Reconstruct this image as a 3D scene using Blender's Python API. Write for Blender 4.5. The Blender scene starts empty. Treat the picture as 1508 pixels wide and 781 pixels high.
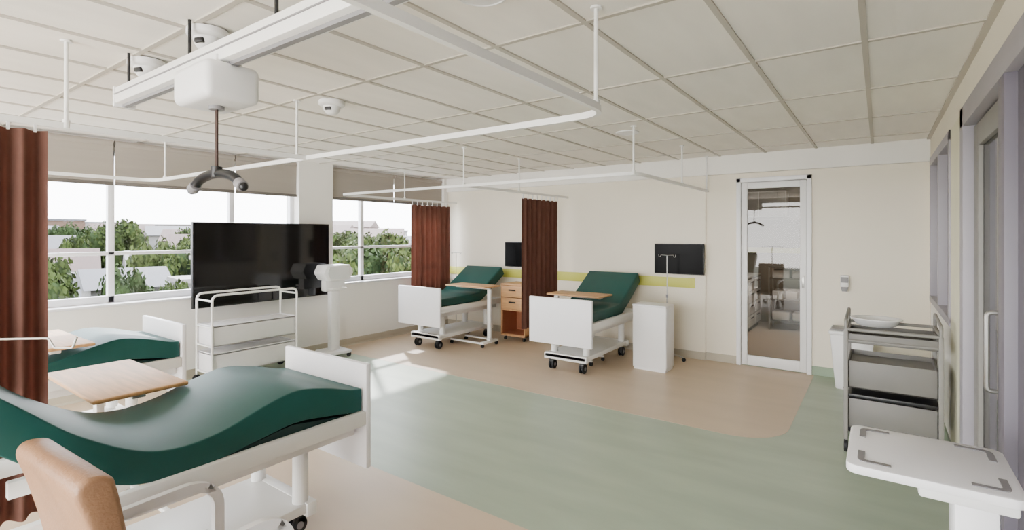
import bpy, bmesh, math, random
from mathutils import Vector, Matrix, noise
random.seed(7)
SC = bpy.context.scene
H = 2.57          # ceiling height

# ------------------------------------------------------------------ materials
def s2l(c):
    return tuple((x/12.92 if x <= 0.04045 else ((x+0.055)/1.055)**2.4) for x in [v/255 for v in c])
MATS = {}
def mat(name, rgb, rough=0.5, metal=0.0, var=0.04, scale=6.0, bump=0.0, bscale=60, stretch=(1,1,1), coat=0.0, spec=0.5):
    if name in MATS: return MATS[name]
    m = bpy.data.materials.new(name); m.use_nodes = True
    nt = m.node_tree; b = nt.nodes['Principled BSDF']
    c = s2l(rgb)
    tc = nt.nodes.new('ShaderNodeTexCoord'); mp = nt.nodes.new('ShaderNodeMapping')
    mp.inputs['Scale'].default_value = stretch
    nt.links.new(tc.outputs['Object'], mp.inputs['Vector'])
    n = nt.nodes.new('ShaderNodeTexNoise'); n.inputs['Scale'].default_value = scale; n.inputs['Detail'].default_value = 4
    nt.links.new(mp.outputs['Vector'], n.inputs['Vector'])
    r = nt.nodes.new('ShaderNodeValToRGB')
    r.color_ramp.elements[0].position = .3; r.color_ramp.elements[1].position = .7
    r.color_ramp.elements[0].color = tuple(max(0, x*(1-var)) for x in c)+(1,)
    r.color_ramp.elements[1].color = tuple(min(1, x*(1+var)) for x in c)+(1,)
    nt.links.new(n.outputs['Fac'], r.inputs['Fac']); nt.links.new(r.outputs['Color'], b.inputs['Base Color'])
    b.inputs['Roughness'].default_value = rough; b.inputs['Metallic'].default_value = metal
    b.inputs['Coat Weight'].default_value = coat
    b.inputs['Specular IOR Level'].default_value = spec
    if bump > 0:
        n2 = nt.nodes.new('ShaderNodeTexNoise'); n2.inputs['Scale'].default_value = bscale
        nt.links.new(mp.outputs['Vector'], n2.inputs['Vector'])
        bp = nt.nodes.new('ShaderNodeBump'); bp.inputs['Strength'].default_value = bump; bp.inputs['Distance'].default_value = .01
        nt.links.new(n2.outputs['Fac'], bp.inputs['Height']); nt.links.new(bp.outputs['Normal'], b.inputs['Normal'])
    MATS[name] = m
    return m
def woodmat(name, rgb, axis=0):
    st = [14, 14, 14]; st[axis] = 1.2
    return mat(name, rgb, .5, 0, .16, 3.0, .05, 20, tuple(st))
def glassmat(name, tint, gloss):
    m = bpy.data.materials.new(name); m.use_nodes = True; nt = m.node_tree
    nt.nodes.remove(nt.nodes['Principled BSDF'])
    o = nt.nodes['Material Output']
    t = nt.nodes.new('ShaderNodeBsdfTransparent'); t.inputs['Color'].default_value = s2l(tint)+(1,)
    g = nt.nodes.new('ShaderNodeBsdfGlossy'); g.inputs['Roughness'].default_value = .02
    mx = nt.nodes.new('ShaderNodeMixShader'); mx.inputs['Fac'].default_value = gloss
    nt.links.new(t.outputs[0], mx.inputs[1]); nt.links.new(g.outputs[0], mx.inputs[2]); nt.links.new(mx.outputs[0], o.inputs['Surface'])
    return m

M_wall   = mat('wall_paint_cream', (236,228,210), .85, var=.015, scale=2, bump=.03, bscale=200)
M_white  = mat('wall_paint_white', (242,239,232), .8, var=.012, scale=2)
M_tile   = mat('ceiling_tile', (243,238,229), .9, var=.035, scale=5, bump=.25, bscale=14, stretch=(1.5,.35,1))
M_grid   = mat('ceiling_tbar', (190,183,171), .6, var=.01)
M_beige  = mat('vinyl_beige', (202,181,155), .42, var=.04, scale=2.5, stretch=(.5,2,1))
M_green  = mat('vinyl_green', (163,177,156), .40, var=.09, scale=3.5, stretch=(.35,1.6,1))
M_skirt  = mat('skirting_vinyl', (180,171,152), .5, var=.03)
M_skirtg = mat('skirting_vinyl_green', (142,160,136), .5, var=.03)
M_gloss  = mat('white_laminate', (238,237,239), .35, var=.01)
M_plast  = mat('white_plastic', (234,233,232), .4, var=.01)
M_metalw = mat('white_powdercoat', (238,237,233), .35, var=.01)
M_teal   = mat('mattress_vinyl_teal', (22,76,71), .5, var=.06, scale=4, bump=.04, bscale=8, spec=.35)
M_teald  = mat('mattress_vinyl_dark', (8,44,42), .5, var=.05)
M_curt   = mat('curtain_fabric_brown', (128,93,82), .95, var=.06, scale=9, bump=.1, bscale=200, spec=.05)
M_blind  = mat('blind_fabric_grey', (160,152,142), .9, var=.03, scale=3, stretch=(1,.3,6))
M_blindd = mat('blind_bar_grey', (108,102,96), .6)
M_black  = mat('screen_black', (16,15,15), .07, var=.0, spec=.45)
M_blackb = mat('screen_black_matte', (5,5,6), .2, var=.0, spec=.05)
M_blackp = mat('black_plastic', (18,18,20), .4)
M_rub    = mat('black_rubber', (26,26,30), .6)
M_steel  = mat('brushed_steel', (176,174,170), .32, .9, var=.03)
M_grey   = mat('grey_sheet_steel', (132,129,124), .5, .0, var=.03)
M_greyd  = mat('grey_tray_steel', (116,113,108), .5, .0, var=.03)
M_greyp  = mat('grey_plastic', (130,128,130), .45)
M_lilac  = mat('frame_lilac_grey', (158,153,160), .45, var=.02)
M_lilacd = mat('frame_lilac_dark', (108,103,114), .45, var=.02)
M_wood   = woodmat('oak_laminate_x', (204,158,108), 0)
M_woodc  = woodmat('oak_laminate_z', (196,148,100), 2)
M_woodr  = mat('cabinet_inner_terracotta', (165,103,72), .6)
M_lime   = mat('lime_wall_protection', (198,198,84), .5, var=.02)
M_leath  = mat('tan_leather', (148,110,80), .5, var=.08, scale=14, bump=.25, bscale=90)
M_asph   = mat('asphalt_pale', (78,80,68), .9, var=.3, scale=.08)
M_leafs  = [mat('foliage_%d' % i, c, .8, var=.55, scale=9, spec=.1) for i, c in enumerate([(46,56,24),(56,66,30),(38,50,24)])]
M_bark   = mat('bark', (50,42,34), .9, var=.2)
M_h = [mat('render_cream', (92,84,74), .8), mat('render_white', (112,110,106), .8), mat('brick_tan', (84,64,50), .8), mat('render_grey', (84,82,80), .8)]
M_r = [mat('roof_pink_tile', (82,66,60), .8, var=.12), mat('roof_grey', (72,71,73), .7, var=.1), mat('roof_white', (112,108,104), .7)]
M_win = mat('dark_window', (30,34,40), .3)
G_clear = glassmat('glass_clear', (240,241,244), .04)
G_part = glassmat('glass_partition', (226,226,228), .16)
G_door  = glassmat('glass_door_tinted', (206,204,200), .05)

# ------------------------------------------------------------------ builder
class O:
    def __init__(s, name):
        s.name = name; s.bm = bmesh.new(); s.mats = []
    def mi(s, m):
        if m not in s.mats: s.mats.append(m)
        return s.mats.index(m)
    def merge(s, t, m):
        i = s.mi(m)
        for f in t.faces: f.material_index = i
        me = bpy.data.meshes.new('t'); t.to_mesh(me); t.free()
        s.bm.from_mesh(me); bpy.data.meshes.remove(me)
    @staticmethod
    def bev(t, w, seg=2, ang=30):
        if w <= 0: return
        t.normal_update()
        es = [e for e in t.edges if len(e.link_faces) == 2 and e.calc_face_angle(0) > math.radians(ang)]
        if es: bmesh.ops.bevel(t, geom=es, offset=w, segments=seg, profile=.5, affect='EDGES', clamp_overlap=True)
    def box(s, lo, hi, m, bev=0.0, rot=None, seg=2):
        t = bmesh.new(); bmesh.ops.create_cube(t, size=1)
        c = [(a+b)/2 for a, b in zip(lo, hi)]; d = [abs(b-a) for a, b in zip(lo, hi)]
        bmesh.ops.scale(t, vec=d, verts=t.verts); s.bev(t, bev, seg)
        if rot: bmesh.ops.rotate(t, cent=(0,0,0), matrix=Matrix.Rotation(math.radians(rot[1]), 3, rot[0]), verts=t.verts)
        bmesh.ops.translate(t, vec=c, verts=t.verts); s.merge(t, m); return s
    def prism(s, poly, axis, lo, hi, m, bev=0.0, seg=2, ang=30):
        t = bmesh.new()
        def mk(p, h):
            if axis == 'X': return (h, p[0], p[1])
            if axis == 'Y': return (p[0], h, p[1])
            return (p[0], p[1], h)
        a = [t.verts.new(mk(p, lo)) for p in poly]; b = [t.verts.new(mk(p, hi)) for p in poly]
        t.faces.new(a); t.faces.new(list(reversed(b))); n = len(poly)
        for i in range(n): t.faces.new((a[i], b[i], b[(i+1) % n], a[(i+1) % n]))
        bmesh.ops.recalc_face_normals(t, faces=t.faces); s.bev(t, bev, seg, ang); s.merge(t, m); return s
    def cyl(s, p1, p2, r, m, r2=None, seg=20, bev=0.0):
        p1 = Vector(p1); p2 = Vector(p2); d = p2-p1
        t = bmesh.new(); bmesh.ops.create_cone(t, cap_ends=True, segments=seg, radius1=r, radius2=r if r2 is None else r2, depth=d.length)
        s.bev(t, bev, 2, 60)
        q = Vector((0,0,1)).rotation_difference(d.normalized())
        bmesh.ops.rotate(t, cent=(0,0,0), matrix=q.to_matrix(), verts=t.verts)
        bmesh.ops.translate(t, vec=(p1+p2)/2, verts=t.verts); s.merge(t, m); return s
    def sph(s, c, r, m, sc=(1,1,1), seg=16):
        t = bmesh.new(); bmesh.ops.create_uvsphere(t, u_segments=seg*2, v_segments=seg, radius=r)
        bmesh.ops.scale(t, vec=sc, verts=t.verts); bmesh.ops.translate(t, vec=c, verts=t.verts); s.merge(t, m); return s
    def lathe(s, prof, c, m, seg=32):
        t = bmesh.new(); rings = []
        for r, z in prof:
            rings.append([t.verts.new((c[0]+r*math.cos(a*2*math.pi/seg), c[1]+r*math.sin(a*2*math.pi/seg), c[2]+z)) for a in range(seg)])
        for k in range(len(rings)-1):
            for a in range(seg): t.faces.new((rings[k][a], rings[k][(a+1)%seg], rings[k+1][(a+1)%seg], rings[k+1][a]))
        t.faces.new(rings[0]); t.faces.new(rings[-1])
        bmesh.ops.recalc_face_normals(t, faces=t.faces); s.merge(t, m); return s
    def tube(s, pts, r, m, seg=10, closed=False, sq=None):
        pts = [Vector(p) for p in pts]; n = len(pts); t = bmesh.new(); rings = []
        for i, p in enumerate(pts):
            if closed: tg = (pts[(i+1)%n]-pts[i-1]).normalized()
            elif i == 0: tg = (pts[1]-pts[0]).normalized()
            elif i == n-1: tg = (pts[-1]-pts[-2]).normalized()
            else: tg = ((pts[i+1]-p).normalized()+(p-pts[i-1]).normalized()).normalized()
            if i == 0:
                up = Vector((0,0,1)) if abs(tg.z) < .9 else Vector((1,0,0))
                u = (up-tg*up.dot(tg)).normalized()
            else:
                u = (u-tg*u.dot(tg)).normalized()
            v = tg.cross(u)
            if sq:
                w, h = sq; ring = [p+v*a*w/2+u*b*h/2 for a, b in ((-1,-1),(1,-1),(1,1),(-1,1))]
            else:
                ring = [p+(u*math.cos(a*2*math.pi/seg)+v*math.sin(a*2*math.pi/seg))*r for a in range(seg)]
            rings.append([t.verts.new(x) for x in ring])
        k = len(rings[0])
        for i in range(n if closed else n-1):
            A = rings[i]; B = rings[(i+1)%n]
            for a in range(k): t.faces.new((A[a], A[(a+1)%k], B[(a+1)%k], B[a]))
        if not closed: t.faces.new(rings[0]); t.faces.new(rings[-1])
        bmesh.ops.recalc_face_normals(t, faces=t.faces); s.merge(t, m); return s
    def done(s, loc=(0,0,0), rz=0.0, ang=35):
        me = bpy.data.meshes.new(s.name); s.bm.to_mesh(me); s.bm.free()
        for m in s.mats: me.materials.append(m)
        me.shade_smooth(); me.set_sharp_from_angle(angle=math.radians(ang))
        o = bpy.data.objects.new(s.name, me); SC.collection.objects.link(o)
        o.location = loc; o.rotation_euler = (0,0,math.radians(rz)); return o

def fillet(pts, r, n=8):
    pts = [Vector(p) for p in pts]; out = [pts[0]]
    for i in range(1, len(pts)-1):
        p = pts[i]; a = (pts[i-1]-p).normalized(); b = (pts[i+1]-p).normalized()
        s0 = p+a*r; s1 = p+b*r
        for k in range(n+1):
            t = k/n; out.append(s0*(1-t)**2+p*2*t*(1-t)+s1*t*t)
    out.append(pts[-1]); return out
def catmull(pts, n=6):
    out = []; P = [pts[0]]+list(pts)+[pts[-1]]
    for i in range(1, len(P)-2):
        for k in range(n):
            t = k/n; q = []
            for d in range(2):
                a, b, c, e = P[i-1][d], P[i][d], P[i+1][d], P[i+2][d]
                q.append(.5*((2*b)+(-a+c)*t+(2*a-5*b+4*c-e)*t*t+(-a+3*b-3*c+e)*t**3))
            out.append(tuple(q))
    out.append(tuple(pts[-1])); return out

# ------------------------------------------------------------------ room shell
XW = -6.2; XR = .42; YB = 6.73; Y0 = -3.4; XO = 2.4
f = O('floor')
f.box((-6.5,Y0,-.12),(XO,YB+4,0), M_green)
def roundrect(x0,y0,x1,y1,r,corners):
    out = []
    for (cx,cy,key,a0) in ((x1,y1,'tr',0),(x0,y1,'tl',90),(x0,y0,'bl',180),(x1,y0,'br',270)):
        if key in corners:
            ox = cx-r if 'r' in key else cx+r; oy = cy-r if 't' in key else cy+r
            for k in range(13):
                a = math.radians(a0+90*k/12); out.append((ox+r*math.cos(a), oy+r*math.sin(a)))
        else: out.append((cx,cy))
    return out
f.prism(roundrect(-6.2,4.32,-.6,YB,.4,('br',)), 'Z', -.01, .0015, M_beige)
f.prism(roundrect(-6.2,Y0,-1.0,2.3,.4,('tr',)), 'Z', -.01, .0015, M_beige)
f.box((-2.8,YB+.15,-.01),(.3,YB+3.5,.0015), M_beige)
f.done()
c = O('ceiling'); c.box((-6.5,Y0,H),(XO,YB+4,H+.15), M_tile); c.done()
g = O('trim_ceiling_grid')
xs = [-.06-.515*k for k in range(-1, 12)]
for x in xs:
    if XW < x < XR: g.box((x-.013,Y0,H-.008),(x+.013,YB,H+.001), M_grid)
ys = [3.12+1.03*k for k in range(-6, 4)]
for y in ys: g.box((XW-.15,y-.013,H-.0075),(XR,y+.013,H+.001), M_grid)
g.box((XR-.03,Y0,H-.012),(XR,YB,H+.001), M_grid)
g.done()

w = O('wall_back')
DX0, DX1, DZ = -1.425, -.624, 2.28
w.box((-6.5,YB,0),(DX0,YB+.15,H), M_wall)
w.box((DX1,YB,0),(XO,YB+.15,H), M_wall)
w.box((DX0,YB,DZ),(DX1,YB+.15,H), M_wall)
w.box((XW,YB-.03,0),(-1.79,YB,H-.2), M_wall)
w.done()
t = O('trim_bulkhead'); t.box((XW,YB-.07,2.34),(XR,YB,H), M_white, .004); t.done()
w = O('wall_window')
w.box((-6.5,Y0,0),(XW,YB,.88), M_white)
w.box((-6.5,3.84,.88),(XW,4.35,H), M_white)
w.box((-6.5,6.6,.88),(XW,YB,H), M_white)
w.box((-6.5,-.95,.88),(XW,-.5,H), M_white); w.box((-6.5,Y0,.88),(XW,-3.2,H), M_white)
w.box((-6.5,Y0,2.45),(-6.36,YB,H), M_white)
w.done()
t = O('trim_window_sill')
t.box((-6.4,-.5,.88),(XW+.025,3.84,.905), M_gloss, .004); t.box((-6.4,4.35,.88),(XW+.025,6.6,.905), M_gloss, .004); t.box((-6.4,-3.2,.88),(XW+.025,-.95,.905), M_gloss, .004); t.done()
b = O('baseboard_window'); b.prism([(XW,0),(XW+.03,0),(XW+.012,.02),(XW+.01,.1),(XW,.1)], 'Y', Y0, YB-.03, M_skirt)
b.done()
b = O('baseboard_back')
yb = YB-.03
b.box((XW+.012,yb-.01,0),(-1.79,yb,.1), M_skirt); b.box((-1.79,YB-.01,0),(DX0,YB,.1), M_skirt)
b.box((DX1,YB-.01,0),(XR,YB,.1), M_skirtg); b.done()

def window(name, ya, yb, mulls):
    o = O(name); X0, X1 = -6.39, -6.33; z0, z1 = .905, 2.45
    def bar(y0,y1,za,zb): o.box((X0,y0,za),(X1,y1,zb), M_gloss, .004)
    bar(ya,yb,z0,z0+.07); bar(ya,yb,z1-.05,z1); bar(ya,ya+.05,z0,z1); bar(yb-.05,yb,z0,z1)
    for y in mulls: bar(y-.028,y+.028,z0,z1)
    bar(ya,yb,1.385,1.42)
    o.box((-6.362,ya+.02,z0+.02),(-6.358,yb-.02,z1-.02), G_clear)
    o.done()
window('window_1', -.5, 3.84, [.66,1.85,3.04]); window('window_2', 4.35, 6.6, [4.95,6.1]); window('window_4', -3.2, -.95, [-2.1])
def blind(y0, y1):
    o = O('roller_blind'); X = -6.25
    o.cyl((X-.02,y0+.01,H-.06),(X-.02,y1-.01,H-.06), .035, M_blind)
    o.box((X-.003,y0+.008,2.12),(X+.003,y1-.008,H-.03), M_blind)
    for z in (2.27,2.42): o.box((X-.005,y0+.008,z),(X+.005,y1-.008,z+.006), M_blind)
    o.box((X-.012,y0+.008,2.09),(X+.012,y1-.008,2.125), M_blindd, .005)
    o.done()
for a, bb in ((-.5,.66),(.66,1.85),(1.85,3.04),(3.04,3.84),(4.35,5.5),(5.5,6.6)): blind(a, bb)

# right wall
w = O('wall_right')
w.box((XR,Y0,2.36),(XR+.12,YB,H), M_wall)
w.box((XR,6.62,0),(XR+.12,YB,2.36), M_wall)
w.box((XR,4.87,0),(XR+.12,6.62,.95), M_white)
w.box((XR,4.15,0),(XR+.12,4.87,2.36), mat('wall_paint_pale_lime', (226,222,196), .8))
w.box((XR,Y0,0),(XR+.12,1.55,2.36), M_lilacd)
w.done()
b = O('baseboard_right'); b.box((XR-.01,4.15,0),(XR,YB-.01,.1), M_skirtg); b.done()
o = O('window_3')
for a in ((4.87,4.95),(5.72,5.78),(6.54,6.62)): o.box((XR-.01,a[0],.95),(XR+.13,a[1],2.36), M_lilac, .004)
o.box((XR-.012,4.87,.93),(XR+.13,6.62,.99), M_lilac, .004); o.box((XR-.01,4.87,2.28),(XR+.13,6.62,2.36), M_lilac, .004)
o.box((XR+.05,4.9,.97),(XR+.056,6.6,2.3), G_part); o.done()
o = O('door_2')
o.box((XR-.02,4.02,0),(XR+.13,4.15,2.36), M_lilac, .004)
o.box((XR-.02,1.55,2.24),(XR+.13,4.15,2.36), M_lilac, .004)
o.box((XR-.02,2.78,0),(XR+.13,2.9,2.24), M_lilacd, .004)
o.box((XR+.03,3.86,.01),(XR+.08,4.01,2.23), M_grey, .004); o.box((XR+.03,2.91,.01),(XR+.08,3.03,2.23), M_lilac, .004)
o.box((XR+.03,3.03,.01),(XR+.08,3.86,.24), M_grey, .004); o.box((XR+.03,3.03,2.1),(XR+.08,3.86,2.23), M_grey, .004)
o.box((XR+.052,3.03,.24),(XR+.058,3.86,2.1), G_part)
o.tube(fillet([(XR+.03,3.1,.9),(XR-.03,3.1,.9),(XR-.03,3.1,1.25),(XR+.03,3.1,1.25)],.02,4), .01, M_steel)
o.box((XR+.02,1.55,0),(XR+.1,2.78,2.24), M_lilacd, .004)
o.done()
w = O('wall_corridor'); w.box((XO-.1,Y0,0),(XO,YB+4,H), M_wall); w.done()

# door_1 + room beyond
o = O('door_1')
fy0, fy1 = YB-.03, YB+.12
o.box((DX0,fy0,0),(DX0+.05,fy1,DZ), M_gloss, .004); o.box((DX1-.05,fy0,0),(DX1,fy1,DZ), M_gloss, .004); o.box((DX0,fy0,DZ-.05),(DX1,fy1,DZ), M_gloss, .004)
ly0, ly1 = YB-.005, YB+.04
o.box((DX0+.055,ly0,.01),(DX0+.12,ly1,DZ-.055), M_plast, .004); o.box((DX1-.12,ly0,.01),(DX1-.055,ly1,DZ-.055), M_plast, .004)
o.box((DX0+.12,ly0,.01),(DX1-.12,ly1,.13), M_plast, .004); o.box((DX0+.12,ly0,2.15),(DX1-.12,ly1,DZ-.055), M_plast, .004)
o.box((DX0+.12,YB+.015,.13),(DX1-.12,YB+.021,2.15), G_door)
o.box((DX1-.1,ly0-.004,.98),(DX1-.075,ly0,1.12), M_steel, .002)
o.done()
w = O('wall_store_room')
M_sw = mat('store_wall_grey', (150,142,130), .8)
w.box((-2.9,YB+.15,0),(-2.8,YB+3.6,H), M_sw); w.box((.3,YB+.15,0),(.4,YB+3.6,H), M_sw); w.box((-2.9,YB+3.5,0),(.4,YB+3.6,H), M_sw)
w.box((-2.8,YB+3.47,1.36),(.3,YB+3.5,1.85), mat('taupe_panel', (96,88,78), .7)); w.box((-2.8,YB+3.46,1.26),(.3,YB+3.5,1.36), M_lime); w.done()
def drawers(x0,y0,x1,y1,h,n,cols):
    o = O('drawer_cabinet')
    o.box((x0,y0,.06),(x1,y1,h), M_grey, .004); o.box((x0-.01,y0-.01,h),(x1+.01,y1+.01,h+.03), M_plast, .004)
    o.box((x0+.02,y0+.02,0),(x1-.02,y1-.02,.07), M_blackp)
    wd = (y1-y0)/cols; hz = (h-.1)/n
    for i in range(cols):
        for k in range(n):
            o.box((x1,y0+i*wd+.01,.08+k*hz+.006),(x1+.015,y0+(i+1)*wd-.01,.08+(k+1)*hz-.006), M_plast, .004)
            o.box((x1+.015,y0+i*wd+wd*.3,.08+(k+.7)*hz),(x1+.03,y0+(i+1)*wd-wd*.3,.08+(k+.7)*hz+.014), M_blackp)
    for k in range(n): o.box((x0+.01,y0-.015,.08+k*hz+.006),(x1-.01,y0,.08+(k+1)*hz-.006), M_plast, .004)
    o.done()
drawers(-2.3,YB+1.2,-1.72,YB+3.2,.88,4,4)
o = O('storage_shelving')
for x in (-1.5,-.85):
    for y in (YB+2.75,YB+3.15): o.box((x-.012,y-.012,0),(x+.012,y+.012,1.05), M_steel)
for z in (.15,.5,.85,1.04):
    o.box((-1.51,YB+2.74,z),(-.84,YB+3.16,z+.02), M_greyd, .003)
for z, n in ((.17,2),(.52,3),(.87,2)):
    for k in range(n): o.box((-1.46+.6*k/n,YB+2.8,z),(-1.46+.6*(k+.85)/n,YB+3.1,z+.13), M_plast, .01)
o.done()
o = O('wall_cupboard'); o.box((-2.6,YB+3.15,1.9),(-1.3,YB+3.46,2.35), M_plast, .004)
for k in range(3): o.box((-2.6+.433*k+.008,YB+3.135,1.91),(-2.6+.433*(k+1)-.008,YB+3.15,2.34), M_grey, .003)
o.done()
L = bpy.data.lights.new('store_room_fill','AREA'); L.energy = 24; L.size = .6; L.color = (1,.96,.9)  # added fill light to brighten the room behind the door, no fixture there
lo = bpy.data.objects.new('added_fill_light', L); lo.location = (-1.1,YB+1.9,H-.02); SC.collection.objects.link(lo)

# wall protection strip
o = O('trim_wall_protection'); o.box((XW+.0,YB-.045,.905),(-1.92,YB-.03,1.035), M_lime, .004); o.done()

# ------------------------------------------------------------------ screens
def tv(name, lo, hi, face, m=.012):
    o = O(name)
    o.box(lo, hi, M_blackp, .006)
    if face == 'X': o.box((hi[0]-.001,lo[1]+m,lo[2]+m),(hi[0]+.002,hi[1]-m,hi[2]-m), M_black)
    else: o.box((lo[0]+m,lo[1]-.002,lo[2]+m),(hi[0]-m,lo[1]+.001,hi[2]-m), M_blackb)
    return o
o = tv('wall_television', (-6.12,2.5,.78),(-6.07,4.2,1.735),'X')
o.box((-6.2,3.1,.82),(-6.12,3.6,.87), M_blackp); o.box((-6.16,3.15,.8),(-6.12,3.25,1.4), M_blackp); o.box((-6.16,3.45,.8),(-6.12,3.55,1.4), M_blackp)
o.box((-6.2,3.9,1.1),(-6.12,4.1,1.3), M_blackp); o.done()
for x0 in (-4.9,-2.43):
    o = tv('bedside_television', (x0,YB-.1,1.08),(x0+.64,YB-.065,1.475),'Y'); o.box((x0+.25,YB-.065,1.2),(x0+.39,YB-.03,1.35), M_blackp); o.done()

# ------------------------------------------------------------------ beds
def slab(o, top, bot, xw, m, bev=.025):
    T = catmull(top, 6); B = catmull(bot, 6)
    o.prism(T+list(reversed(B)), 'X', -xw, xw, m, bev, 3, 50)
def bed(loc, rz, kind, L=1.55):
    o = O('hospital_bed'); near = kind == 'wave'
    o.box((-.41,-.015,.285 if near else .335),(.41,.02,.87), M_gloss, .008)
    for s in (-1,1):
        o.box((s*.39-.02,.02,.53),(s*.39+.02,L-.04,.61), M_metalw, .006)
        o.box((s*.30-.02,.03,.46),(s*.30+.02,L-.2,.535), M_metalw, .006)
    for y in (.04,.5,.95,L-.06): o.box((-.38,y-.02,.535),(.38,y+.02,.595), M_metalw, .004)
    o.box((-.37,.04,.59),(.37,.85,.605), M_metalw, .003)
    bz = .115 if near else .15; r = .045 if near else .056; ya = .30 if near else .17; yc = .3 if near else .24
    for s in (-1,1):
        for y in (yc,L-.33):
            o.cyl((s*.215,y,bz+.04),(s*.215,y,.47), .04, M_metalw, bev=.003); o.cyl((s*.215,y,.47),(s*.215,y,.545), .03, M_metalw)
    o.box((-.27,ya-.06,bz),(.27,L-.24,bz+.05), M_metalw, .008)
    for y in (ya-.03,L-.26): o.box((-.28,y-.03,bz-.02),(.28,y+.03,bz+.055), M_metalw, .008)
    for s in (-1,1):
        for y in (ya,L-.3):
            o.cyl((s*.2,y,r*1.7),(s*.2,y,bz), .014, M_steel)
            o.box((s*.2-.03,y-.028,r),(s*.2+.03,y+.028,r*2+.002), M_blackp, .01)
            for q in (-1,1): o.cyl((s*.2+q*.012,y+.01,r),(s*.2+q*.03,y+.01,r), r, M_rub, seg=24, bev=.006)
            o.cyl((s*.2-.033,y+.01,r),(s*.2+.033,y+.01,r), .02, M_greyp, seg=16)
    if kind == 'raised':
        top = [(.05,.715),(.3,.72),(.6,.72),(.84,.735),(.93,.775),(1.2,.94),(1.44,1.09)]
        bot = [(.05,.607),(.3,.607),(.6,.607),(.9,.607),(1.0,.65),(1.27,.81),(1.51,.965)]
        slab(o, top, bot, .365, M_teal, .022)
        o.prism([(.95,.6),(1.5,.94),(1.49,.955),(.94,.615)], 'X', -.33,.33, M_metalw, .003)
        for s in (-1,1): o.tube([(s*.2,1.0,.54),(s*.2,1.35,.83)], .014, M_steel)
    else:
        top = [(.03,.735),(.1,.745),(.25,.79),(.42,.82),(.58,.79),(.78,.73),(.95,.715),(1.1,.755),(1.28,.87),(1.42,1.0),(1.6,1.17)]
        bot = [(.03,.612),(.1,.615),(.25,.64),(.42,.66),(.58,.64),(.78,.61),(.95,.607),(1.12,.625),(1.33,.74),(1.5,.88),(1.68,1.05)]
        slab(o, top, bot, .385, M_teal, .02)
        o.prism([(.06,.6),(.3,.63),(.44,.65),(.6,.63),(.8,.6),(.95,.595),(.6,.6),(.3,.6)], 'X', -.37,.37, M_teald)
        o.prism([(1.1,.6),(1.68,1.03),(1.67,1.045),(1.09,.615)], 'X', -.33,.33, M_metalw, .003)
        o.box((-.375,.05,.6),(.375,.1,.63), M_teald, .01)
    o.done(loc, rz)
bed((-5.19,5.02,0), 0, 'raised'); bed((-2.96,5.06,0), 0, 'raised')
bed((-4.97,1.82,0), 180, 'wave'); bed((-2.74,1.87,0), 180, 'wave')

# ------------------------------------------------------------------ overbed tables
def obtable(cx, cy, w, d, z, px, rz=0):
    o = O('overbed_table')
    o.box((-w/2,-d/2,z-.022),(w/2,d/2,z), M_wood, .008, seg=3)
    o.box((-w/2+.06,-.03,z-.05),(w/2-.06,.03,z-.022), M_metalw, .004)
    o.box((px-.03,-.02,.1),(px+.03,.02,z-.05), M_metalw, .006); o.box((px-.02,-.013,.3),(px+.02,.013,z-.03), M_steel, .004)
    s = -1 if px > 0 else 1
    for q in (-1,1): o.box((min(px,px+s*w*.8),q*.16-.016,.05),(max(px,px+s*w*.8),q*.16+.016,.075), M_metalw, .006)
    o.box((px-.03,-.175,.05),(px+.03,.175,.085), M_metalw, .006); o.box((px-.03,-.03,.07),(px+.03,.03,.12), M_metalw, .004)
    for q in (-1,1):
        for xx in (px, px+s*w*.78):
            for k in (-1,1): o.cyl((xx+k*.008-.006,q*.16,.025),(xx+k*.008+.006,q*.16,.025), .025, M_rub, seg=16)
    o.done((cx,cy,0), rz)
obtable(-4.83,5.75,.74,.38,.86,.31)
obtable(-3.08,5.75,.74,.38,.85,-.33)
obtable(-3.48,1.03,.85,.42,.80,-.25)
obtable(-4.83,1.0,.85,.4,.85,-.38)

# ------------------------------------------------------------------ bedside cabinets
o = O('bedside_cabinet')
x0,x1,y0,y1 = -.22,.22,-.2,.2
for s in (x0,x1-.018): o.box((s,y0,.07),(s+.018,y1,.83), M_woodc, .003)
o.box((x0,y0-.01,.83),(x1,y1,.855), M_wood, .006); o.box((x0,y0,.07),(x1,y1,.1), M_woodc, .003); o.box((x0,y0,.45),(x1,y1,.47), M_woodc)
o.box((x0+.01,y1-.015,.08),(x1-.01,y1,.83), M_woodr); o.box((x0+.018,y0+.02,.1),(x0+.022,y1,.45), M_woodr); o.box((x1-.022,y0+.02,.1),(x1-.018,y1,.45), M_woodr)
o.box((x0+.02,y0+.02,.1),(x1-.02,y1-.01,.104), M_woodr)
o.box((x0+.02,y0-.012,.475),(x1-.02,y0+.02,.645), M_wood, .004); o.box((x0+.02,y0-.012,.655),(x1-.02,y0+.02,.825), M_wood, .004)
for z in (.57,.75): o.box((-.06,y0-.03,z),(.06,y0-.012,z+.022), M_blackp, .004)
for a in (-.17,.17):
    for q in (-.15,.15):
        o.cyl((a-.012,q,.028),(a+.012,q,.028), .028, M_rub, seg=16); o.cyl((a,q,.03),(a,q,.075), .01, M_steel)
o.done((-4.45,6.42,0))
o = O('white_bedside_locker')
o.box((-.2,-.14,.03),(.2,.14,.75), M_plast, .004); o.box((-.205,-.145,.75),(.205,.145,.77), M_gloss, .004); o.box((-.19,-.13,0),(.19,.13,.04), M_plast)
o.box((.2,-.13,.05),(.203,.13,.74), M_gloss, .001); o.done((-2.185,5.93,0))

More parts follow.
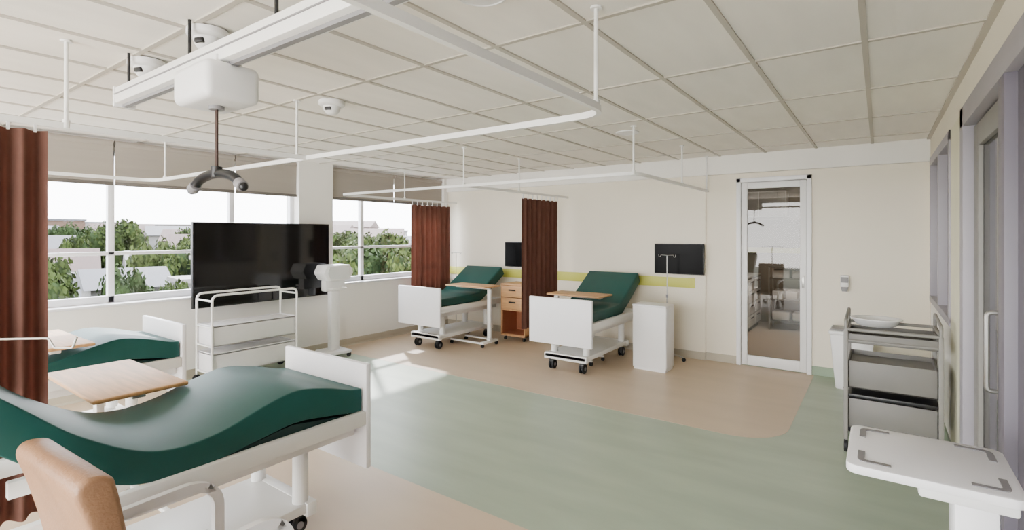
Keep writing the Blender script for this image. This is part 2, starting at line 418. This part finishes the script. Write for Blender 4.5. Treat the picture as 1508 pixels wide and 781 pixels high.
def ivpole(x, y, zt, r=.011, rz=0, arm=.1, hr=.0035, drop=.018):
    o = O('iv_pole')
    for k in range(5):
        a = k*2*math.pi/5+.3
        o.tube([(0,0,.09),(.12*math.cos(a),.12*math.sin(a),.075),(.2*math.cos(a),.2*math.sin(a),.05)], .01, M_steel, 8)
        cx, cy = .2*math.cos(a), .2*math.sin(a); o.sph((cx,cy,.026), .026, M_rub, seg=8)
    o.cyl((0,0,.06),(0,0,.13), .025, M_steel); o.cyl((0,0,.1),(0,0,zt*.62), r*1.3, M_steel); o.cyl((0,0,zt*.6),(0,0,zt), r*.8, M_steel)
    o.cyl((0,0,zt*.6),(0,0,zt*.63), r*2, M_greyp)
    for s in (-1,1): o.tube(fillet([(0,0,zt),(s*arm*.8,0,zt+.005),(s*arm*.86,0,zt-drop),(s*arm*1.04,0,zt-drop),(s*arm*1.08,0,zt+.008)],.006,4), hr, M_steel, 8)
    o.done((x,y,0), rz)
ivpole(-2.18,6.4,1.33,.007); ivpole(-5.72,6.38,1.29,.006)
ivpole(-2.03,.27,1.31,.01,35,.28,.003,.022)

# ------------------------------------------------------------------ curtains
def curtain(p0, p1, z0, z1, wl, amp, seed):
    o = O('privacy_curtain'); p0 = Vector(p0); p1 = Vector(p1); d = (p1-p0); Ln = d.length; d.normalize(); nrm = Vector((-d.y,d.x))
    n = int(Ln/wl*16); zs = [z0+(z1-z0)*k/10 for k in range(11)]; t = bmesh.new(); rows = []
    rnd = random.Random(seed); ph = [rnd.uniform(-.5,.5) for _ in range(200)]
    for z in zs:
        row = []; q = (z-z0)/(z1-z0)
        for i in range(n+1):
            s = Ln*i/n; k = s/wl; fr = k-int(k); pp = ph[int(k)]*(1-fr)+ph[int(k)+1]*fr
            p = k*2*math.pi+pp*(1.2-q)*.6
            a = amp*(.8+.2*(1-q))*(1+pp*.3); w_ = math.sin(p)
            pt = p0+d*s+nrm*(a*w_)
            row.append(t.verts.new((pt.x,pt.y,z)))
        rows.append(row)
    for a, b in zip(rows, rows[1:]):
        for i in range(n): t.faces.new((a[i],a[i+1],b[i+1],b[i]))
    bmesh.ops.solidify(t, geom=t.faces[:], thickness=.004)
    bmesh.ops.recalc_face_normals(t, faces=t.faces); o.merge(t, M_curt)
    k = int(Ln/wl)
    for i in range(k+1):
        pt = p0+d*min(Ln,(i+.25)*wl); o.box((pt.x-.005,pt.y-.005,z1-.01),(pt.x+.005,pt.y+.005,2.125), M_plast)
    o.done(ang=60)
TZ = 2.14
curtain((-3.3,-.5),(-3.3,.705), .25, 2.1, .095, .036, 1)
curtain((-3.76,5.46),(-3.76,6.36), .36, 2.07, .112, .02, 2)
curtain((-6.0,5.63),(-6.0,6.52), .36, 2.07, .112, .026, 3)

def track(name, pts, hangers, r=.12):
    o = O(name)
    for P in pts: o.tube(fillet(P, r, 8) if len(P) > 2 else P, 0, M_metalw, sq=(.022,.03))
    for x, y in hangers:
        o.cyl((x,y,TZ),(x,y,H-.004), .009, M_metalw, seg=12); o.cyl((x,y,H-.012),(x,y,H-.002), .025, M_metalw); o.cyl((x,y,TZ-.01),(x,y,TZ+.03), .016, M_metalw)
    o.done()
track('curtain_track', [[(-.97,Y0,TZ),(-.97,2.1,TZ),(-5.95,2.1,TZ),(-5.95,Y0,TZ)], [(-3.3,Y0,TZ),(-3.3,2.1,TZ)]],
      [(-.98,1.98),(-3.3,.78),(-3.42,2.1),(-5.7,2.1),(-.97,.3),(-5.95,.8),(-5.95,-.5)], .17)
track('curtain_track', [[(-1.75,YB-.07,TZ),(-1.75,4.32,TZ),(-6.0,4.32,TZ),(-6.0,YB-.03,TZ)], [(-3.76,4.32,TZ),(-3.76,YB-.07,TZ)]],
      [(-1.78,4.34),(-1.75,5.62),(-1.75,6.6),(-3.76,4.32),(-3.76,5.4),(-6.0,5.5)], .15)

# ------------------------------------------------------------------ ceiling hoist
o = O('ceiling_hoist'); HY = 1.03
o.box((-3.32,HY-.045,2.30),(.41,HY+.045,2.385), M_metalw, .006); o.box((-3.32,HY-.012,2.285),(.41,HY+.012,2.302), M_greyp)
o.box((-3.335,HY-.05,2.285),(-3.315,HY+.05,2.39), M_plast, .004)
o.box((-3.32,HY-.05,2.345),(.41,HY+.05,2.35), M_greyp)
for x in (-3.26,-2.53,-1.81,-.8,.2): o.cyl((x,HY,2.38),(x,HY,H-.002), .0075, M_blackp, seg=10); o.box((x-.02,HY-.03,2.383),(x+.02,HY+.03,2.39), M_greyp)
o.box((-2.43,HY-.11,2.14),(-2.12,HY+.11,2.295), M_plast, .03, seg=4)
o.box((-2.39,HY-.055,2.28),(-2.16,HY+.055,2.33), M_plast, .01)
o.cyl((-2.275,HY,2.125),(-2.275,HY,2.145), .03, M_greyp)
o.box((-2.284,HY-.003,1.87),(-2.266,HY+.003,2.13), mat('strap_brown', (58,40,34), .8))
arc = [(-2.275+.15*math.sin(a), HY+.02*math.sin(a), 1.80+.055*math.cos(a)) for a in [math.radians(-75+150*k/20) for k in range(21)]]
o.tube(arc, .02, M_blackp, 12)
o.cyl((-2.275,HY,1.84),(-2.275,HY,1.885), .022, M_blackp)
for s in (-1,1):
    e = Vector((-2.275+s*.145,HY+s*.02,1.812)); o.cyl(e, e+Vector((s*.035,0,-.018)), .024, M_greyp, bev=.005)
    o.sph(e+Vector((s*.04,0,-.02)), .018, M_blackp, seg=8)
o.done()

for x, y in ((-2.58,1.13),(-3.31,1.13),(-3.22,2.25)):
    o = O('dome_camera')
    o.lathe([(.088,0),(.09,-.008),(.09,-.028),(.082,-.036),(.062,-.04),(.06,-.055),(.055,-.07),(.042,-.088),(.02,-.098),(.005,-.1)], (0,0,0), M_plast)
    o.box((-.02,-.062,-.075),(.03,-.03,-.05), M_blackp, .006); o.done((x,y,H-.008), 20)
for x, y in ((-1.3,1.6),(-1.95,4.6)):
    o = O('ceiling_speaker'); o.lathe([(.11,0),(.11,-.006),(.1,-.01),(.095,-.006),(.002,-.006)], (0,0,0), M_plast); o.done((x,y,H-.001))

# ------------------------------------------------------------------ supply cart (near television)
o = O('supply_cart')
xf, xb, ya, yb2 = -5.62, -5.97, 2.5, 3.45
for x in (xf, xb): o.tube(fillet([(x,ya,.1),(x,ya,.96),(x,yb2,.96),(x,yb2,.1)],.07,6), .0125, M_metalw)
for y in (ya,yb2):
    for z in (.42,.62,.9,.14): o.tube([(xf,y,z),(xb,y,z)], .01, M_metalw, 8)
def tray(o, x0,y0,x1,y1,z0,z1,m,t=.012):
    o.box((x0,y0,z0),(x1,y1,z0+t), m, .003)
    o.box((x0,y0,z0),(x0+t,y1,z1), m, .003); o.box((x1-t,y0,z0),(x1,y1,z1), m, .003); o.box((x0,y0,z0),(x1,y0+t,z1), m, .003); o.box((x0,y1-t,z0),(x1,y1,z1), m, .003)
tray(o, xb+.01,ya+.01,xf-.01,yb2-.01,.42,.64, M_gloss); o.box((xb+.01,ya+.01,.62),(xf-.01,yb2-.01,.63), M_gloss)
tray(o, xb+.01,ya+.01,xf-.01,yb2-.01,.12,.35, M_gloss); o.box((xb+.01,ya+.01,.33),(xf-.01,yb2-.01,.34), M_gloss)
for x in (xf,xb):
    for y in (ya,yb2): o.cyl((x,y,.06),(x,y,.12), .012, M_steel); o.cyl((x-.012,y,.045),(x+.012,y,.045), .045, M_rub, bev=.005)
o.done()

o = O('patient_monitor_stand')
o.box((-.17,-.17,.05),(.17,.17,.09), M_plast, .015)
for a in (-.14,.14):
    for q in (-.14,.14): o.cyl((a-.012,q,.028),(a+.012,q,.028), .028, M_rub, seg=16)
o.box((-.05,-.06,.08),(.05,.06,.86), M_plast, .012); o.box((-.06,-.14,.86),(.05,.14,1.0), M_plast, .01)
o.prism([(-.21,1.1),(-.15,1.0),(.15,1.0),(.21,1.1),(.16,1.2),(-.16,1.2)], 'X', -.13, .14, M_plast, .012)
o.prism([(-.16,1.095),(-.12,1.025),(.12,1.025),(.16,1.095),(.125,1.175),(-.125,1.175)], 'X', .141, .145, mat('pale_screen', (225,227,226), .25))
o.tube(fillet([(.05,-.1,.9),(.16,-.1,.9),(.16,.1,.9),(.05,.1,.9)],.03,4), .01, M_plast)
o.done((-5.8,4.08,0), -6)

# ------------------------------------------------------------------ right hand side
o = O('waste_bin')
o.prism([(-.14,.0),(.14,.0),(.19,.56),(-.19,.56)], 'Y', -.14, .14, M_plast, .012)
o.box((-.2,-.155,.56),(.2,.155,.6), M_plast, .012); o.box((-.185,-.14,.6),(.185,.14,.615), M_greyp, .006)
o.box((-.07,-.18,.02),(.07,-.13,.035), M_greyp, .004); o.done((-.23,6.4,0))
o = O('soap_dispenser'); o.box((-.04,-.07,0),(.04,0,.13), M_plast, .012); o.box((-.035,-.075,.05),(.035,-.06,.11), M_greyp, .004)
o.prism([(-.025,-.05),(.025,-.05),(.035,0),(-.035,0)], 'Y', -.06,-.01, M_greyp, .004); o.done((-.31,YB-.001,1.02))

o = O('instrument_trolley')
x0,x1,y0,y1 = -.2,.34,4.5,4.98
for x in (x0,x1):
    for y in (y0,y1): o.box((x-.014,y-.014,.09),(x+.014,y+.014,.9), M_grey, .004)
def rail(z, r=.012):
    for a, b in (((x0,y0,z),(x1,y0,z)),((x0,y1,z),(x1,y1,z)),((x0,y0,z),(x0,y1,z)),((x1,y0,z),(x1,y1,z))): o.tube([a,b], r, M_grey, 10)
rail(.9); rail(.82,.009)
o.tube(fillet([(x0,y0,.9),(x0,y0,.97),(x0,y1,1.0),(x0,y1,.9)],.03,5), .011, M_grey); o.tube(fillet([(x1,y0,.9),(x1,y0,.97),(x1,y1,1.0),(x1,y1,.9)],.03,5), .011, M_grey)
tray(o, x0+.005,y0+.005,x1-.005,y1-.005,.8,.87, M_greyd)
tray(o, x0+.01,y0+.01,x1-.01,y1-.01,.47,.67, M_greyd); o.box((x0+.02,y0+.02,.63),(x1-.02,y1-.02,.635), M_grey)
tray(o, x0+.01,y0+.01,x1-.01,y1-.01,.18,.395, M_greyd); o.box((x0+.02,y0+.02,.36),(x1-.02,y1-.02,.365), M_grey)
o.box((x0+.01,y0,.405),(x1-.01,y1,.43), M_blackp, .004)  # black slab paints in the shade of the open gap between trays
for x in (x0,x1):
    for y in (y0,y1): o.cyl((x-.012,y,.045),(x+.012,y,.045), .045, M_rub, bev=.005); o.cyl((x,y,.05),(x,y,.1), .01, M_steel)
o.done()
o = O('bedpan')
o.lathe([(.10,0),(.125,.01),(.15,.045),(.165,.055),(.165,.062),(.14,.06),(.12,.035),(.09,.02),(.002,.018)], (0,0,0), M_plast)
ob = o.done((-.02,4.78,.9)); ob.scale = (1.0,.85,1)

o = O('tray_table')
tx0,tx1,ty0,ty1,tz = -.09,.345,2.0,2.43,.85
o.prism(roundrect(tx0,ty0,tx1,ty1,.035,('tr','tl','bl','br')), 'Z', tz-.03, tz, M_gloss, .006, 2, 60)
def slot(pts): o.tube(fillet(pts,.02,5), 0, M_greyp, sq=(.02,.004))
zz = tz+.001
slot([(tx0+.04,ty0+.14,zz),(tx0+.04,ty0+.05,zz),(tx0+.12,ty0+.05,zz)])
slot([(tx0+.04,ty1-.14,zz),(tx0+.04,ty1-.045,zz),(tx0+.12,ty1-.045,zz)]); slot([(tx1-.13,ty1-.045,zz),(tx1-.04,ty1-.045,zz),(tx1-.04,ty1-.14,zz)]); slot([(tx1-.04,ty0+.14,zz),(tx1-.04,ty0+.05,zz),(tx1-.12,ty0+.05,zz)])
o.box((.19,2.12,.1),(.3,2.26,tz-.03), M_gloss, .012); o.box((.1,2.06,.77),(.335,2.32,tz-.03), M_plast, .01)
o.box((-.08,2.05,.05),(.32,2.1,.09), M_plast, .01); o.box((-.08,2.3,.05),(.32,2.35,.09), M_plast, .01); o.box((.19,2.05,.05),(.3,2.35,.11), M_plast, .01)
for a in (-.06,.3):
    for q in (2.075,2.325): o.cyl((a-.012,q,.027),(a+.012,q,.027), .027, M_rub)
o.done()

# ------------------------------------------------------------------ patient chair
o = O('patient_armchair')
W2 = .26
o.box((-W2+.02,.0,.30),(W2-.02,.5,.38), M_leath, .035, seg=4)
prof = catmull([(-.0,.33),(-.03,.6),(-.075,.8),(-.10,.89),(-.075,.925),(-.02,.915),(.0,.87),(.03,.7),(.07,.5),(.08,.33)], 6)
o.prism(prof, 'X', -W2, W2, M_leath, .02, 3, 50)
for s in (-1,1):
    X = s*(W2-.01)
    o.tube(fillet([(X,-.02,.02),(X,0,.5),(X,.03,.56),(X,.46,.56),(X,.54,.50),(X,.54,.02)],.06,6), 0, M_gloss, sq=(.04,.03))
    o.box((X-.02,-.02,.26),(X+.02,.54,.30), M_gloss, .006)
o.box((-W2,.46,.26),(W2,.5,.30), M_gloss, .006); o.box((-W2,-.02,.26),(W2,.02,.30), M_gloss, .006)
for s in (-1,1):
    for y in (-.02,.54): o.cyl((s*(W2-.01),y,0),(s*(W2-.01),y,.03), .018, M_rub)
o.done((-2.02,.52,0), 3)

# ------------------------------------------------------------------ exterior
GZ = -8
o = O('ground_outside'); o.box((-320,-150,GZ-.5),(-6.9,300,GZ), M_asph); o.done()
def treemesh(seed, leaf):
    o = O('tree'); rnd = random.Random(seed)
    o.cyl((0,0,0),(0,0,.62), .035, M_bark, r2=.02, seg=8)
    t = bmesh.new(); core = bmesh.new()
    for k in range(26):
        a = rnd.uniform(0,6.28); z = rnd.uniform(.42,.88); rr = rnd.uniform(.09,.17)
        r = rnd.uniform(0,.33)*math.sqrt(max(.1,1-((z-.6)/.4)**2))
        c = Vector((r*math.cos(a), r*math.sin(a), z))
        tmp = bmesh.new(); bmesh.ops.create_icosphere(tmp, subdivisions=2, radius=rr*.8)
        bmesh.ops.translate(tmp, vec=c, verts=tmp.verts); me = bpy.data.meshes.new('q'); tmp.to_mesh(me); tmp.free(); core.from_mesh(me); bpy.data.meshes.remove(me)
        for j in range(260):
            d = Vector((rnd.gauss(0,1),rnd.gauss(0,1),rnd.gauss(0,1))).normalized(); p = c+d*rr*rnd.uniform(.75,1.1)
            n = (d+Vector((rnd.gauss(0,.6),rnd.gauss(0,.6),rnd.gauss(0,.6)))).normalized(); u = n.orthogonal().normalized(); v = n.cross(u); q = rnd.uniform(.010,.022)
            t.faces.new([t.verts.new(p+u*q*a1+v*q*b1) for a1, b1 in ((-1,-.6),(1,-.6),(.7,.8),(-.7,.8))])
    o.merge(core, M_leafs[2]); o.merge(t, leaf)
    return o.done(ang=80)
protos = [treemesh(3,M_leafs[0]), treemesh(8,M_leafs[1]), treemesh(15,M_leafs[2])]
first = [True]*3
def tree(x, y, top, wid, k):
    if first[k]: ob = protos[k]; first[k] = False
    else:
        ob = bpy.data.objects.new('tree', protos[k].data); SC.collection.objects.link(ob)
    h = top-GZ; ob.location = (x,y,GZ); ob.scale = (wid,wid,h/1.0); ob.rotation_euler = (0,0,x*1.7+y)
for a in [(-27.0,5.6,.9,4.2,0),(-25.8,7.6,.7,4,2),(-24,9.3,-.3,3,0),(-28,2.6,.9,5,1),
          (-62,15.0,3.2,6,2),(-60,18.2,3.1,7,0),(-35,12.6,1.3,4.8,1),(-34,14.8,1.8,4.6,2),(-33,17.5,1.4,4.5,0),(-48,20.5,2.2,6,1),(-50,12.4,1.5,4,0),(-66,10,2.6,6,1),
          (-19.5,13.6,.9,4.6,0),(-20.5,16.4,1.4,5.8,2),(-18,17.2,.8,5,1),(-24,20,1.7,6.5,0),(-29,24.5,1.8,6,1),(-45,34,2.0,8,0),
          (-98,38,3.0,8,2),(-95,50,2.8,10,1),(-112,26,3,10,0),(-110,38,3,10,2),(-74,40,2.4,8,0),(-78,20.5,3.1,6,2),(-64,26,2.5,5,0)]: tree(*a)
def house(x, y, w, d, h, rh, rz, mb, mr):
    o = O('house')
    o.box((-w/2,-d/2,0),(w/2,d/2,h), mb)
    if rh > .3: o.prism([(-d/2-.4,h),(d/2+.4,h),(0,h+rh)], 'X', -w/2-.3, w/2+.3, mr)
    else: o.box((-w/2-.15,-d/2-.15,h),(w/2+.15,d/2+.15,h+rh), mr)
    nx = max(2,int(w/1.6))
    for s in (-1,1):
        for i in range(nx):
            for z in [q for q in (1.2,3.6,6.0,8.4) if q+1.2 < h]:
                cx = -w/2+(i+.5)*w/nx; yy = s*(d/2+.02); o.box((cx-.35,yy-.03,z),(cx+.35,yy+.03,z+1.1), M_win)
        n2 = max(2,int(d/1.6))
        for i in range(n2):
            for z in [q for q in (1.2,3.6,6.0,8.4) if q+1.2 < h]:
                cy = -d/2+(i+.5)*d/n2; xx = s*(w/2+.02); o.box((xx-.03,cy-.35,z),(xx+.03,cy+.35,z+1.1), M_win)
    o.done((x,y,GZ), rz)
for a in [ # near low white blocks
          (-26,11.4,2.6,2.2,7.4,.2,80,1,2),(-29.6,14.0,3,2.2,8.2,.2,78,1,2),(-31,9.6,3,3,7.0,.9,82,1,1),
          # terrace rows
          (-47,8.2,3.6,4,7.0,1.5,76,1,1),(-46,10.6,3.6,4,7.1,1.5,76,1,0),(-44,15.8,3.6,4,6.9,1.5,76,0,2),
          (-41,6.4,3.2,3.6,6.0,1.3,76,0,0),(-40,8.8,3.2,3.6,6.0,1.3,76,1,2),(-39.2,11.2,3.2,3.6,5.9,1.3,76,1,1),
          (-57,7.5,5,5,8.0,1.5,78,1,2),(-56,11,5,5,8.0,1.5,78,1,1),(-55,23.5,5,4,8.2,1.4,70,0,0),
          # skyline
          (-92,20.5,6,6,11.4,.25,80,2,1),(-88,27,7,5,9.6,1.5,75,1,0),(-80,15.0,6,5,9.2,1.4,95,0,1),(-84,33,8,6,9.4,1.4,70,1,1),(-104,33,10,5,10.8,.25,80,0,1),
          (-70,29,6,5,8.8,1.4,60,0,0),(-62,34,6,6,8.6,1.4,60,2,0),(-75,33.5,6,5,9.2,.25,60,1,2),
          (-35,30,5,5,7.6,1.2,50,1,0),(-42,40,6,6,8.2,1.2,40,0,1),(-53,40,6,6,8.6,.25,45,1,2),(-57,47,7,6,9.2,1.2,45,2,0),(-70,58,9,8,10,.25,40,1,1),(-82,56,9,8,9.8,1.5,40,0,0),
          (-128,50,14,10,11.5,.25,60,0,2),(-132,34,12,10,11.8,.25,80,1,1),(-120,80,16,12,12,.25,40,1,1),(-95,70,12,10,11,1.5,40,2,0)]:
    house(*a[:7], M_h[a[7]], M_r[a[8]])

# ------------------------------------------------------------------ light
W = bpy.data.worlds.new('sky'); SC.world = W; W.use_nodes = True; nt = W.node_tree
bg = nt.nodes['Background']; tc = nt.nodes.new('ShaderNodeTexCoord'); sx = nt.nodes.new('ShaderNodeSeparateXYZ'); cr = nt.nodes.new('ShaderNodeValToRGB')
nt.links.new(tc.outputs['Generated'], sx.inputs[0]); nt.links.new(sx.outputs['Z'], cr.inputs['Fac']); nt.links.new(cr.outputs['Color'], bg.inputs['Color'])
cr.color_ramp.elements[0].position = 0; cr.color_ramp.elements[0].color = (1,.985,.965,1)
cr.color_ramp.elements[1].position = .7; cr.color_ramp.elements[1].color = (.84,.91,1,1)
bg.inputs['Strength'].default_value = 9.0
S = bpy.data.lights.new('sun','SUN'); S.energy = 7.5; S.angle = math.radians(2); S.color = (1,.96,.9)
so = bpy.data.objects.new('sun', S); so.rotation_euler = Vector((1,-.66,-.93)).to_track_quat('-Z','Y').to_euler(); so.location = (-12,8,10); SC.collection.objects.link(so)
SC.view_settings.view_transform = 'AgX'; SC.view_settings.look = 'AgX - Base Contrast'; SC.view_settings.exposure = 0.98

cam = bpy.data.cameras.new('camera'); cam.sensor_width = 36; cam.lens = 18; cam.shift_y = -.0302; cam.clip_start = .05; cam.clip_end = 1000
co = bpy.data.objects.new('camera', cam); co.location = (0,0,1.6); co.rotation_euler = (math.radians(90),0,math.radians(35.66)); SC.collection.objects.link(co); SC.camera = co
